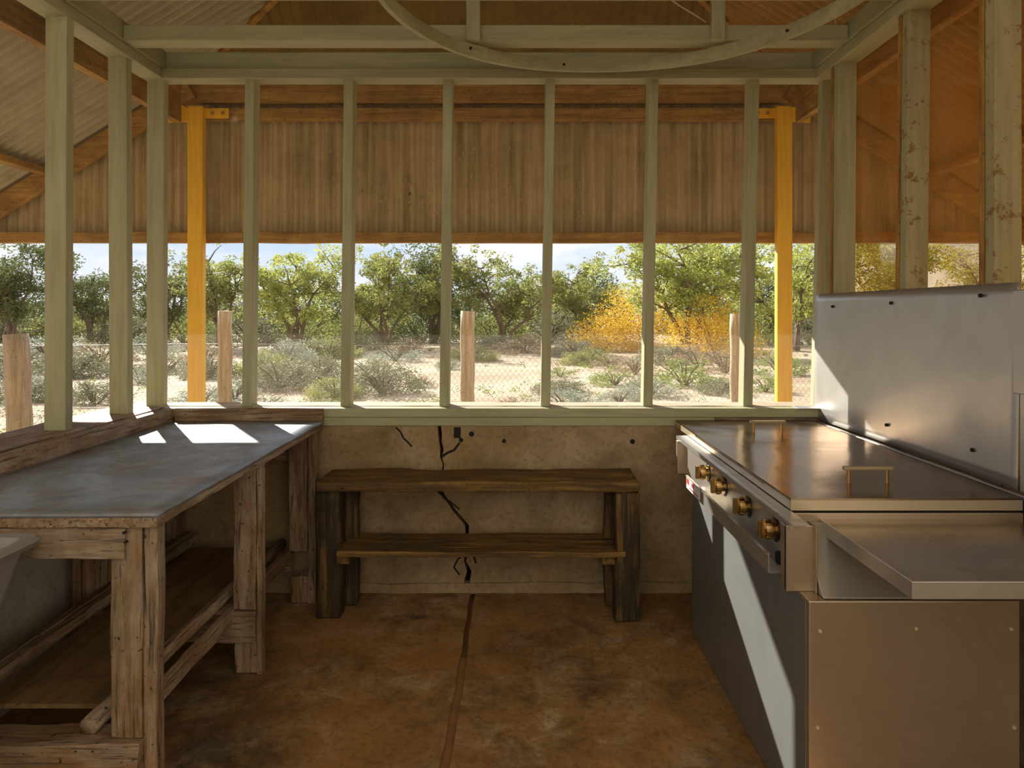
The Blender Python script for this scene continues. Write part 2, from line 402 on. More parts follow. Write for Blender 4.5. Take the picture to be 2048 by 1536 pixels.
# ---- rear opening: studs, sills, plates and fly screen
ZS, ZP = .952, 2.685
w1 = sempty('window_1', (0, 3.8, .8625))
sill = MB(); sill.box(-2.1, 1.84, 3.685, 3.93, .905, ZS); sill.build('sill_board', 'green_x', w1, .004)
sill = MB(); sill.box(-1.02, 1.02, 3.672, 3.90, .8625, .905); sill.build('sill_rail', 'green_x', w1, .004)
sill = MB(); sill.box(-2.1, -1.02, 3.70, 3.90, .8625, .905); sill.box(1.02, 1.84, 3.70, 3.90, .8625, .905); sill.build('sill_rail', 'raw_x', w1, .004)
duster = MB(); duster.rough(-1.9, 1.6, 3.765, 3.925, ZS-.004, ZS+.003, .003, .05, 9); duster.build('sill_dust', 'ledge', w1)
tops = [(499, 493), (697, 690), (896, 888), (1101, 1091), (1308, 1296), (1510, 1496)]
for i, (tx, bx) in enumerate(tops):
    a = at(tx, 155, 3.757).x; b = at(bx, 812, 3.757).x
    m = MB(); m.box(b-.025, b+.025, 3.757, 3.847, ZS, ZP+.02, (a-b, 0))
    m.build('stud', 'green_z', w1, .003)
pl = MB(); pl.box(-1.98, 1.68, 3.745, 3.85, ZP, ZP+.055); pl.build('top_plate', 'green_x', w1, .004)
pl = MB(); pl.box(-1.98, 1.68, 3.775, 3.87, ZP+.055, ZP+.15); pl.build('upper_plate', 'green_x', w1, .004)
m = MB(); m.box(-1.95, 1.64, 3.862, 3.863, ZS, ZP+.02); m.build('fly_screen', 'screen', w1)

w2 = sempty('window_2', (-1.93, 2.5, .8625))
m = MB(); m.rough(-2.1, -1.83, -1.6, 3.684, .8625, ZS+.008, .004, .08, 2); m.build('sill_board', 'raw_y', w2)
for i, (y, lean) in enumerate(((3.80, .005), (3.46, -.008), (2.985, .006), (2.46, 0), (1.93, .004))):
    m = MB(); m.box(-1.975, -1.885, y-.025, y+.025, ZS, ZP+.02, (lean, 0)); m.build('stud', 'green_z', w2, .003)
pl = MB(); pl.box(-1.985, -1.875, -1.6, 3.744, ZP, ZP+.055); pl.build('top_plate', 'green_y', w2, .004)
pl = MB(); pl.box(-1.97, -1.865, -1.6, 3.774, ZP+.055, ZP+.15); pl.build('upper_plate', 'green_y', w2, .004)
m = MB(); m.box(-1.990, -1.989, 1.2, 3.85, ZS, ZP+.02); m.build('fly_screen', 'screen', w2)

w3 = sempty('window_3', (1.63, 2.5, .8625))
m = MB(); m.box(1.585, 1.84, -1.6, 3.684, .8625, .905); m.build('sill_board', 'raw_y', w3, .004)
for i, (y, mat, tx) in enumerate(((3.81, 'green_z', .045), (3.54, 'green_z', .01), (2.925, 'green_worn', .02), (2.375, 'green_worn', .0), (1.8, 'green_worn', 0))):
    m = MB(); m.box(1.58, 1.67, y-.025, y+.025, ZS if i == 0 else .905, ZP+.02, (tx, 0)); m.build('stud', mat, w3, .003)
    if i >= 1:
        m = MB(); m.box(1.575, 1.665, y+.027, y+.05, .905, ZP+.02, (tx, 0)); m.build('batten', 'rafter_z', w3, .002)
pl = MB(); pl.box(1.575, 1.685, -1.6, 3.744, ZP, ZP+.055); pl.build('top_plate', 'green_y', w3, .004)
pl = MB(); pl.box(1.565, 1.67, -1.6, 3.774, ZP+.055, ZP+.15); pl.build('upper_plate', 'green_y', w3, .004)
ye = [3.785, 3.565, 2.95, 2.40, 1.825, 1.2]
for a, b in zip(ye, ye[1:]):
    m = MB(); m.box(1.690, 1.692, b, a, .905, ZP+.02); m.build('pane', 'pane', w3)
# metal flashing in the right corner
m = MB(); m.box(1.45, 1.62, 3.66, 3.76, ZS+.001, ZS+.004); m.build('flashing', 'galv', w3)

# ---- roof over the shelter (seen from below)
XL, XR, YB, ZR, SL = -2.22, 1.84, 4.95, 3.08, .61
def zl(x): return ZR+.02+SL*(x-XL)
def zr(x): return ZR+.02+SL*(XR-x)
ZBK, TB = 3.10, 1.1
def zb(y): return ZBK+TB*(YB-y)
XM = (XL+XR)/2
ceil = sempty('ceiling', (XM, 2.0, ZR))
YE = .3
nrm = 1/math.sqrt(1+SL*SL)
# side slopes: corrugations run down the slope; sheets .76 m wide along y
def hipx_l(y):    # x where left slope meets the back slope at this y
    return XL+(ZBK-ZR-.02+TB*(YB-y))/SL
y = YE
YO = 5.09
while y < YO-.01:
    y2 = min(y+.76, YO)
    f = lambda u, v, h: (v-SL*h*nrm, u, zl(v)+h*nrm)
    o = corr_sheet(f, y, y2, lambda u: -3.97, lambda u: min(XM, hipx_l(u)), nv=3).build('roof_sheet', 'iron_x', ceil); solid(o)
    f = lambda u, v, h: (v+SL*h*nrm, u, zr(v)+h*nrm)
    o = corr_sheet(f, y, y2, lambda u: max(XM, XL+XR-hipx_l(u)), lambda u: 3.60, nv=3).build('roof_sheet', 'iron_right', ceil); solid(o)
    y = y2-.0001
x = XL
ridge_y = YB-(zl(XM)-ZBK)/TB
while x < XR-.01:
    x2 = min(x+.76, XR)
    def yhip(u):
        z = min(zl(u), zr(u)); return min(YB, YB-(z-ZBK)/TB)
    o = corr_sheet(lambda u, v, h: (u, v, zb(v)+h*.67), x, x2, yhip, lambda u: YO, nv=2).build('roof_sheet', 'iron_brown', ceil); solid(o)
    x = x2
# hip rafters and fascia of the back slope
for sx, xx in ((1, XL), (-1, XR)):
    m = MB(); m.bar((xx, YB, ZR+.08), (XM, YB-(zl(XM)-ZBK)/TB, zl(XM)-.06), .045, .11); m.build('hip_rafter', 'rafter_y', ceil, .003)
m = MB(); m.box(XM-.02, XM+.02, YE, ridge_y, zl(XM)-.16, zl(XM)-.03); m.build('ridge_board', 'rafter_y', ceil, .003)

def beam(name, label, mat, a, b, w, h, cat='beam', up=(0,0,1), bevel=.004, group=None):
    loc = (Vector(a)+Vector(b))/2
    m = MB(); m.bar(a, b, w, h, up); o = m.build(name, mat, None, bevel, wl=loc); return tag(o, label, cat, group)
# outer orange beams
beam('roof_beam', 'long orange-brown beam running back along the left side under the roof slope', 'rafter_y', (XL, YE, 2.835), (XL, 4.64, 2.835), .05, .29)
beam('roof_beam', 'long orange-brown beam running back along the right side behind dusty panes', 'rafter_y', (XR, YE, 2.835), (XR, 4.64, 2.835), .05, .29)
beam('roof_beam', 'upper orange-brown beam across the rear, just under the green top plates', 'rafter_x', (XL-.12, YB, 2.978), (XR+.12, YB, 2.978), .06, .145)
beam('roof_beam', 'lower orange-brown beam across the rear, along the top of the hanging iron', 'rafter_x', (XL-.02, YB, 2.828), (XR+.02, YB, 2.828), .05, .085)
o = MB().rough(-3.93, 3.56, 4.94, 5.0, 1.935, 2.01, .006, .12, 4).build('verandah_beam', 'rafter_x', None, .003, wl=(0, 4.97, 1.97))
tag(o, 'rough orange beam across the whole rear along the bottom of hanging iron', 'beam')
# rafters at the rear gable edges and purlins
beam('rafter', 'sloping orange rafter at upper left, descending leftwards above the hanging iron', 'rafter_x', (XL-.03, 4.90, 2.988), (-3.93, 4.90, 2.988-.61*1.68), .05, .13)
beam('rafter', 'sloping rafter at upper right, descending rightwards and seen through dusty pane', 'rafter_x', (XR+.03, 4.90, 2.988), (3.55, 4.90, 2.988-.61*1.68), .05, .13)
beam('purlin', 'thin roof purlin crossing the pale iron at the far left edge', 'rafter_y', (-3.24, YE, zl(-3.24)-.062), (-3.24, 4.86, zl(-3.24)-.062), .07, .045)
beam('purlin', 'thin roof purlin beneath the brown iron of the right slope', 'rafter_y', (2.86, YE, zr(2.86)-.062), (2.86, 4.86, zr(2.86)-.062), .07, .045)
# eave beams and their outer posts
MB().bar((-3.92, YE, 1.94), (-3.92, 4.90, 1.94), .05, .07).build('eave_beam', 'rafter_y', ceil)
MB().bar((3.56, YE, 1.94), (3.56, 4.90, 1.94), .05, .07).build('eave_beam', 'rafter_y', ceil)

# ---- hanging corrugated iron at the rear
def ztop(x):
    if x < XL: return 3.075+SL*(x-XL)
    if x > XR: return 3.075+SL*(XR-x)
    return 3.05
hang = thing('corrugated_screen', 'dusty vertical corrugated iron hanging across the rear above the view', 'corrugated iron', (0, 5.02, 2.0))
x = -3.9; k = 0
while x < 3.45:
    x2 = min(x+.76, 3.54)
    o = corr_sheet(lambda u, v, h: (u, 5.022+h+.003*(k % 2), v), x, x2, lambda u: 1.96, lambda u: max(1.97, ztop(u)), nv=1, ph=.01*k).build('iron_sheet', 'iron', hang); solid(o)
    x = x2-.02; k += 1
# pale lime flecks on the iron
fl = MB()
for i in range(300):
    px = random.choice([random.uniform(520, 1280), random.gauss(800, 110), random.gauss(1010, 110)])
    py = random.triangular(270, 455, 420)
    p = at(px, py, 5.008); s = random.uniform(.002, .005)
    if p.x < XL+.1 or p.x > XR: continue
    h = .009*math.sin(2*math.pi*p.x/.076)
    fl.box(p.x-s, p.x+s, 5.006, 5.012, p.z-s*random.uniform(1, 3), p.z+s*random.uniform(1, 3.5))
o = fl.build('lime_flecks', plain('lime_fleck', (.5,.38,.24), .8), hang); o['kind'] = 'stuff'

# ---- yellow posts
def yellow(px, label, side):
    x = at(px, 500, 4.86).x
    t = thing('yellow_post', label, 'post', (x, 4.86, 0))
    m = MB(); m.box(x-.052, x+.052, 4.84, 4.90, -.03, 2.86); m.build('post', 'yellow', t, .006)
    for sgn, z in ((-side, 2.80), (side, 2.82)):
        m = MB()
        if sgn == -side:                        # flat plate bolted along the rear beam
            m.box(x+(.05 if side < 0 else -.21), x+(.21 if side < 0 else -.05), 4.895, 4.905, 2.79, 2.86)
            m.build('bracket', 'yellow', t, .004)
            for bx in (.10, .17): MB().cyl((x+(bx if side < 0 else -bx), 4.885, 2.825), (x+(bx if side < 0 else -bx), 4.90, 2.825), .012, 10).build('bolt', 'rafter_x', t)
        else:                                   # second bracket turned towards the side beam
            m.bar((x+side*.05, 4.85, 2.80), (x+side*.13, 4.70, 2.835), .014, .085); m.bar((x+side*.045, 4.85, 2.77), (x+side*.12, 4.72, 2.73), .012, .035)
            m.build('bracket', 'yellow', t, .004)
            b = MB(); b.cyl((x+side*.12, 4.715, 2.835), (x+side*.105, 4.70, 2.835), .016, 10); b.build('bolt', 'rafter_x', t)
yellow(392, 'yellow painted post at the left, beyond the fly screen, with bolted top brackets', -1)
yellow(1568, 'yellow painted post at the right, beyond the fly screen, with bolted top brackets', 1)

# ---- green ceiling joists, hoop and hangers
def joist(y, label):
    o = MB().box(-1.88, 1.585, y-.02, y+.05, 2.842, 2.955).build('ceiling_joist', 'green_x', None, .004, wl=(0, y, 2.84)); tag(o, label, 'beam')
    return o
ZJ = 2.735
def joist(y, label):
    t = MB().box(-1.864, 1.564, y, y+.10, ZJ, ZJ+.075).build('ceiling_joist', 'green_x', None, .004, wl=(0, y, ZJ)); tag(t, label, 'beam')
joist(3.355, 'green ceiling joist across the room nearest the rear wall')
joist(2.83, 'green ceiling joist at the very top edge, in front of the rear joist')
# noggin ledgers that carry the joists along both side plates
hoop = thing('timber_hoop', 'round bent-timber hoop hung flat beneath the ceiling joists', 'hoop', (.40, 2.66, 2.665))
m = MB(); n = 96; vs = []; fs = []
for i in range(n):
    a = 2*math.pi*i/n; R = .935+.008*math.sin(3*a+1)
    for r, z in ((R, 2.668), (R+.022, 2.668), (R+.022, 2.728), (R, 2.728)): vs.append((.40+r*math.cos(a), 2.66+r*math.sin(a), z+.003*math.sin(5*a)))
for i in range(n):
    for k in range(4): fs.append((i*4+k, i*4+(k+1) % 4, ((i+1) % n)*4+(k+1) % 4, ((i+1) % n)*4+k))
m.add(vs, fs); m.build('hoop_band', 'green_x', hoop, 0)
for px in (947, 1436):
    x = at(px, 60, 3.33).x
    m = MB(); m.box(x-.032, x+.032, 3.318, 3.354, 2.728, 3.45); m.build('hanger', 'green_z', hoop, .003)
for a in (1.25, 2.3, .55, 1.75): MB().cyl((.40+.928*math.cos(a), 2.66+.928*math.sin(a), 2.70), (.40+.936*math.cos(a), 2.66+.936*math.sin(a), 2.70), .006, 8).build('nail', 'hole', hoop)
def cord(name, label, pts, r, cat='string'):
    o = MB().tube(pts, r, 6).build(name, 'string', None, 0, True, wl=pts[0]); tag(o, label, cat)
cord('string', 'pale string hanging from roof to the rear joist, near the right hanger', [at(1300, -30, 3.5), at(1360, 12, 3.5), at(1390, 30, 3.5), at(1412, 44, 3.455)], .004)
cord('string', 'short pale cord dangling from the hoop near the right wall', [at(1658, 8, 3.40), at(1668, 30, 3.42), at(1673, 55, 3.44), at(1675, 82, 3.455)], .005)
cord('string', 'loose pale cord end hanging below rear joist at right', [at(1495, 82, 3.45), at(1503, 92, 3.46), at(1513, 97, 3.47)], .005)

# ================================================================== TABLE (left)
tb = thing('work_table', 'long weathered timber work table with grey metal top along the left wall', 'table', (-1.4, 2.8, 0))
m = MB(); m.rough(-1.765, -.995, 1.962, 3.645, .882, .893, .0025, .06, 1, 3.0); m.build('metal_sheet', 'zinc', tb, 0, True)
m = MB(); m.rough(-1.765, -1.0, 1.965, 3.645, .852, .881, .004, .07, 2); m.build('tabletop', 'raw_y', tb, .003)
m = MB(); m.rough(-1.81, -1.767, 1.2, 3.64, .86, .958, .004, .07, 4); m.build('side_upstand', 'raw_y', tb, .003)
m = MB(); m.rough(-1.765, -1.0, 3.648, 3.668, .86, .957, .003, .07, 6); m.build('rear_upstand', 'raw_x', tb, .003)
def rleg(y, sd, xo=-1.008, pad=0):
    m = MB()
    m.rough(-1.045, xo, y, y+.045, 0, .852, .004, .05, sd)            # outer strip, full height
    m.rough(-1.135-pad, -1.047, y-.006, y+.09, .262, .850, .005, .06, sd+1)  # face block standing on the cross rail
    m.rough(-1.135, -1.047, y+.002, y+.09, 0, .132, .004, .05, sd+2)    # foot block under the rail
    m.build('leg', 'raw_z', tb, .003)
rleg(1.985, 11); rleg(2.845, 21, -1.026); rleg(3.54, 31)
for y, sd in ((1.985, 41), (2.87, 44), (3.54, 47)):
    MB().rough(-1.80, -1.70, y, y+.10, 0, .850, .004, .06, sd).build('leg', 'raw_z', tb, .003)
for y, sd in ((1.955, 51), (2.83, 53)):
    MB().rough(-1.83 if y < 2 else -1.7, -1.047, y, y+.105, .134, .258, .006, .05, sd).build('cross_rail', 'raw_x', tb, .003)
MB().rough(-1.70, -1.136, 3.56, 3.62, .15, .235, .005, .06, 55).build('cross_rail', 'raw_x', tb, .003)
MB().rough(-1.83, -1.092, 1.972, 2.005, .765, .851, .005, .05, 57).build('apron', 'raw_x', tb, .003)
MB().rough(-1.70, -1.14, 3.60, 3.63, .70, .85, .004, .07, 58).build('apron', 'raw_x', tb, .003)
MB().tube([(-1.207, 2.0, .285), (-1.205, 2.5, .29), (-1.20, 3.1, .285), (-1.195, 3.60, .28)], [.027, .027, .026, .025], 12).build('pole', 'raw_y', tb, 0, True)
MB().rough(-1.165, -1.138, 2.06, 3.56, .205, .262, .004, .06, 59).build('long_rail', 'raw_y', tb, .003)
MB().rough(-1.685, -1.655, 1.4, 3.60, .262, .335, .005, .06, 60).build('long_rail', 'raw_y', tb, .003)
MB().rough(-1.652, -1.62, 1.4, 3.60, .30, .33, .004, .06, 61).build('long_rail', 'raw_y', tb, .002)
MB().rough(-1.62, -1.24, 2.13, 3.55, .262, .276, .002, .08, 62, 2).build('lower_shelf', 'ply', tb, 0)
for px, py in ((247, 1066), (250, 1085)):
    p = at(px, py, 1.965); MB().cyl((p.x, 1.964, p.z), (p.x, 1.975, p.z), .004, 8).build('nail', 'hole', tb)

# ---- grey wash tub in front of the table
tubo = thing('wash_tub', 'grey wash tub corner at the left edge, in front of the table', 'tub', (-1.65, 1.6, 0))
def ring(x0, x1, y0, y1, z, r=.03):
    pts = []
    for (cx, cy, a0) in ((x1-r, y1-r, 0), (x0+r, y1-r, 90), (x0+r, y0+r, 180), (x1-r, y0+r, 270)):
        for k in range(5):
            a = math.radians(a0+k*22.5); pts.append((cx+r*math.cos(a), cy+r*math.sin(a), z))
    return pts
rings = [ring(-1.74, -1.40, 1.16, 1.83, .48), ring(-1.80, -1.315, 1.03, 1.905, .815), ring(-1.80, -1.295, 1.02, 1.925, .822), ring(-1.80, -1.285, 1.01, 1.94, .838), ring(-1.79, -1.295, 1.03, 1.93, .850),
         ring(-1.785, -1.32, 1.05, 1.905, .846), ring(-1.775, -1.335, 1.06, 1.89, .81), ring(-1.73, -1.42, 1.18, 1.81, .50)]
m = MB(); vs = [p for r in rings for p in r]; n = len(rings[0]); fs = []
for i in range(len(rings)-1):
    for k in range(n): fs.append((i*n+k, i*n+(k+1) % n, (i+1)*n+(k+1) % n, (i+1)*n+k))
fs.append(tuple(range(n))); fs.append(tuple((len(rings)-1)*n+k for k in range(n))); m.add(vs, fs); m.build('basin', 'tub', tubo)
for x, y in ((-1.66, 1.24), (-1.5, 1.24), (-1.66, 1.66), (-1.5, 1.66)): MB().box(x-.02, x+.02, y-.02, y+.02, 0, .505).build('stand_leg', 'black', tubo)

# ================================================================== BENCH (rear wall)
bn = thing('slab_bench', 'dark rough-hewn timber bench with lower shelf against the cracked rear wall', 'bench', (-.19, 3.45, 0))
MB().rough(-.945, .575, 3.325, 3.615, .606, .655, .010, .07, 71, 4).build('seat', 'bench_x', bn, .008, True)
MB().rough(-.84, .505, 3.30, 3.585, .312, .338, .007, .06, 73, 5).build('lower_shelf', 'bench_x', bn, .004)
for x0, x1, y0, y1, sd in ((-.955, -.84, 3.36, 3.46, 75), (.455, .575, 3.31, 3.42, 76)):
    m = MB(); m.rough(x0, x1, y0, y1, 0, .607, .012, .06, sd, 4); m.build('leg', 'bench_z', bn, .008, True)
for x0, x1, y0, y1, sd in ((-.90, -.79, 3.50, 3.58, 77), (.43, .54, 3.50, 3.58, 78)):
    m = MB(); m.rough(x0, x1, y0, y1, 0, .607, .008, .06, sd, 4); m.build('leg', 'bench_z', bn, .008, True)
for x, sd in ((-.82, 79), (.43, 80)):
    MB().rough(x-.03, x+.03, 3.33, 3.55, .265, .312, .005, .05, sd).build('shelf_bearer', 'bench_y', bn, .004)

# ================================================================== BARBECUE (right)
bq = thing('barbecue', 'large stainless steel barbecue cabinet with lid and knobs along right wall', 'barbecue', (1.1, 2.6, 0))
m = MB(); m.box(.79, 1.363, 1.925, 3.22, 0, .668); m.build('cabinet', 'steel_v', bq, .004)
m = MB(); m.box(.7885, .79, 1.945, 3.21, .01, .66); m.build('side_panel', metal('brushed_side_panel', (.27,.28,.28), .42, .6, 2, (.2,.2,.2), .5, .1), bq)
m = MB(); m.box(.80, 1.50, 2.105, 3.37, .668, .855); m.build('burner_body', 'steel_v', bq, .002)
# control panel with taps
m = MB(); m.box(.788, .80, 2.03, 3.36, .69, .855); pn = m.build('control_panel', 'steel', bq, .001)
m = MB(); m.box(.762, .812, 1.975, 3.40, .856, .861); m.box(.760, .764, 1.975, 3.40, .845, .861); m.build('top_flange', 'steel', bq)
for y in (2.165, 2.42, 2.70, 2.93):
    m = MB(); z = .79
    m.tube([(.788, y, z), (.783, y, z), (.782, y, z), (.772, y, z), (.770, y, z), (.752, y, z), (.748, y, z)], [.031, .031, .019, .019, .030, .027, .020], 20)
    kb = m.build('knob', 'brass', pn)
    g = MB(); g.box(.735, .75, y-.006, y+.006, z-.026, z+.026)
    for a in range(8):
        aa = a*math.pi/4; g.cyl((.768, y+.029*math.cos(aa), z+.029*math.sin(aa)), (.753, y+.027*math.cos(aa), z+.027*math.sin(aa)), .004, 6)
    g.build('grip', 'brass', kb, .001)
    g = MB(); g.cyl((.789, y, z), (.786, y, z), .038, 20); g.build('bezel', 'black', kb)
m = MB(); m.cyl((.788, 2.10, .725), (.768, 2.10, .725), .02, 12); m.build('igniter_button', 'black', pn)
# drip channel
m = MB(); m.box(.734, .738, 2.08, 3.08, .688, .742); m.box(.738, .80, 2.08, 3.08, .686, .690); m.box(.728, .738, 2.08, 3.08, .742, .745); m.build('drip_channel', 'steel', bq)
# end plates
m = MB(); m.box(.752, .832, 1.99, 2.0, .668, .852); m.box(.752, .756, 1.99, 2.03, .668, .852); m.box(.828, .832, 1.97, 2.03, .668, .855); m.build('end_plate', 'steel_v', bq, .003)
m = MB(); m.box(.752, .80, 3.34, 3.37, .69, .845); m.build('end_plate', 'steel_v', bq, .003)
# sticker on the channel's far end
m = MB(); m.box(.7325, .734, 2.86, 3.08, .692, .738); st = m.build('sticker', 'white', bq)
m = MB(); m.box(.7318, .7325, 3.03, 3.075, .712, .735); m.box(.7318, .7325, 2.88, 3.02, .700, .705); m.box(.7318, .7325, 2.95, 2.99, .715, .733); m.build('sticker_print', 'red', st)
# upper front panel (slightly tilted back) and screws
m = MB(); m.add([(.834, 1.935, .670), (1.47, 1.935, .670), (1.47, 2.095, .830), (.834, 2.095, .830), (.834, 2.10, .670), (1.47, 2.10, .670), (1.47, 2.10, .830), (.834, 2.10, .830)],
        [(0,1,2,3),(4,7,6,5),(0,3,7,4),(1,5,6,2),(0,4,5,1),(3,2,6,7)]); m.build('front_panel', 'steel', bq, .002)
for px, py in ((1640, 1262), (1832, 1257), (2022, 1258), (1635, 1455), (2028, 1455)):
    p = at(px, py, 1.925); MB().cyl((p.x, 1.922, p.z), (p.x, 1.926, p.z), .0045, 10).build('screw', 'screw', bq)
# lid: folded sheet with skirts and two handles
lid = MB(); lid.rough(.812, 1.50, 2.11, 3.645, .884, .897, .0022, .07, 81, 2.2)
ld = lid.build('lid', 'steel_lid', bq)
lid = MB(); lid.box(.812, .816, 2.11, 3.645, .864, .890); lid.box(.812, 1.50, 2.108, 2.112, .862, .892); lid.box(1.496, 1.50, 2.11, 3.645, .862, .890); lid.box(.812, 1.50, 3.641, 3.645, .862, .890)
lid.build('lid_skirt', metal('lid_skirt_steel', (.60,.50,.36), .3, .6, 0, (.45,.36,.25), .4), ld)
for y, x0, x1 in ((2.30, 1.055, 1.215), (3.27, 1.07, 1.235)):
    m = MB(); m.box(x0, x1, y-.010, y+.010, .940, .952); hb = m.build('handle', 'handle', ld, .003)
    for x in (x0+.018, x1-.018): MB().cyl((x, y, .896), (x, y, .941), .006, 10).build('handle_foot', 'brass', hb)
# side shelf
m = MB(); m.box(.90, 1.47, 1.62, 2.105, .831, .836); m.box(.94, .96, 1.64, 1.98, .81, .831); m.box(1.4, 1.42, 1.64, 1.98, .81, .831)
ssf = m.build('side_shelf', metal('side_shelf_steel', (.42,.33,.245), .24, .85, 0, (.3,.23,.17), .7, .2), bq, .001)
m = MB(); m.box(.898, .902, 1.62, 2.105, .797, .837); m.box(.898, 1.47, 1.616, 1.621, .797, .837); m.build('shelf_skirt', 'steel', ssf, .001)
# rear gutter of black rails
m = MB(); m.box(1.502, 1.512, 2.0, 3.60, .85, .893); m.box(1.530, 1.538, 2.0, 3.60, .85, .886); m.build('flue_rail', 'black', bq, .001)
m = MB(); m.box(1.512, 1.556, 2.0, 3.60, .845, .852); m.box(1.538, 1.556, 2.0, 3.64, .884, .889); m.build('flue_channel', 'steel', bq, .001)

# ---- metal backsplash
bs = thing('backsplash', 'grey metal backsplash sheet screwed to the right studs above the barbecue', 'backsplash', (1.56, 2.9, .9))
m = MB(); r = .03
poly = [(3.735, .896), (3.735, 1.515), (3.71, 1.542), (2.215, 1.548), (2.215, .896)]
nY, nZ = 40, 16; vs = []; fs = []
for i in range(nY+1):
    for j in range(nZ+1):
        y = 2.215+(3.735-2.215)*i/nY; z = .896+(1.545-.896)*j/nZ
        if i == nY and j == nZ: y -= .012; z -= .012
        b = .006*noise.noise(Vector((y*1.5, z*1.8, 2)))
        vs.append((1.564+b, y, z))
for i in range(nY):
    for j in range(nZ): a = i*(nZ+1)+j; fs.append((a, a+1, a+nZ+2, a+nZ+1))
m.add(vs, fs); o = m.build('sheet', 'galv', bs, 0, True); solid(o, .002)
for px, py in ((1664, 613), (1781, 606), (1960, 591), (1772, 850), (1944, 900)):
    Y = 1.556*F/(px-CX); p = at(px, py, Y); MB().cyl((1.553, Y, p.z), (1.562, Y, p.z), .007, 10).build('screw', 'hole', bs)
o = MB().box(1.535, 1.556, 1.2, 2.20, 1.20, 1.52).box(1.556, 1.575, 1.2, 2.20, .896, 1.52).build('metal_panel', 'galv', None, .003, wl=(1.55, 1.8, .9)); tag(o, 'pale metal panel at the far right edge beside the backsplash sheet', 'metal panel')

# ================================================================== OUTSIDE
def gz(x, y):
    d = max(0, y-7)
    h = -.03
    if y > 7: h += min(1, d/4)*(.10*noise.noise(Vector((x*.25, y*.3, 0)))+.18*noise.noise(Vector((x*.06, y*.08, 4))))
    return h
m = MB(); vs = []; fs = []
ysg = [-30, -15, -6, -1.65, 0, 2, 3.94]+[4.5+i*.6 for i in range(80)]+[55, 62, 72, 90, 120, 170]
xsg = [-150, -100, -70, -50]+[-40+i*1.0 for i in range(81)]+[50, 70, 100, 150]
for y in ysg:
    for x in xsg: vs.append((x, y, gz(x, y)-(.04 if -1.65 <= y <= 3.9 and -2.2 < x < 2 else 0)))
nx = len(xsg)
for j in range(len(ysg)-1):
    for i in range(nx-1): a = j*nx+i; fs.append((a, a+1, a+nx+1, a+nx))
m.add(vs, fs); o = m.build('ground', 'ground', None, 0, True); struct(o)
for v in o.data.vertices:       # keep the soil below the slab
    if -3 < v.co.y < 4.6 and abs(v.co.x) < 3: v.co.z = -.13

# ---- fence
def fpost(px, Y, r, top, label, lean=0, split=False):
    b = at(px, 700, Y)
    zt = EYE-(top-CY)*Y/F
    t = MB(); n = 14; rings = []
    pts = []; rad = []
    for i in range(12):
        f = i/11; pts.append((b.x+lean*f+.004*math.sin(i*2+px), Y, -.1+(zt+.1)*f)); rad.append(r*(1+.06*noise.noise(Vector((px, i*.5, 0)))))
    t.tube(pts, rad, n)
    o = t.build('fence_post', 'grey_post', None, 0, True, wl=(b.x, Y, 0)); tag(o, label, 'fence post')
fpost(450, 6.3, .060, 622, 'round timber fence post beside the left yellow post')
fpost(935, 6.3, .063, 622, 'round timber fence post standing in the middle of the view')
fpost(1474, 6.3, .062, 628, 'round timber fence post close to the right yellow post')
fpost(46, 5.2, .083, 668, 'thick weathered fence post leaning at the far left edge', lean=-.05)
# wire netting, real wires
net = thing('wire_netting', 'fine wire netting fence strung between the round posts', 'wire fence', (0, 6.37, 0))
m = MB(); cell = .05; x = -6.2; c = 0
hz = [(.0+i*.032) for i in range(37)]
def wire(p, q, r=.0010):
    p = Vector(p); q = Vector(q); d = (q-p).normalized(); a = Vector((0,1,0)); b = d.cross(a).normalized()
    vs = [p+a*r, p-a*.5*r+b*.87*r, p-a*.5*r-b*.87*r, q+a*r, q-a*.5*r+b*.87*r, q-a*.5*r-b*.87*r]
    m.add(vs, [(0,1,4,3),(1,2,5,4),(2,0,3,5)])
while x < 6.2:
    s = 1 if c % 2 else -1
    for i in range(len(hz)-1):
        dx0 = s*cell*.25*(1 if i % 2 else -1); wire((x+dx0, 6.37, hz[i]), (x-dx0, 6.37, hz[i+1]))
    x += cell*.5; c += 1
m.build('netting', 'wire', net)
m = MB()
for z in (.02, .6, 1.16): MB().tube([(x, 6.368, z+.01*math.sin(x*1.7)) for x in [-6.2+i*.5 for i in range(26)]], .002, 5).build('strand', 'wire', net)

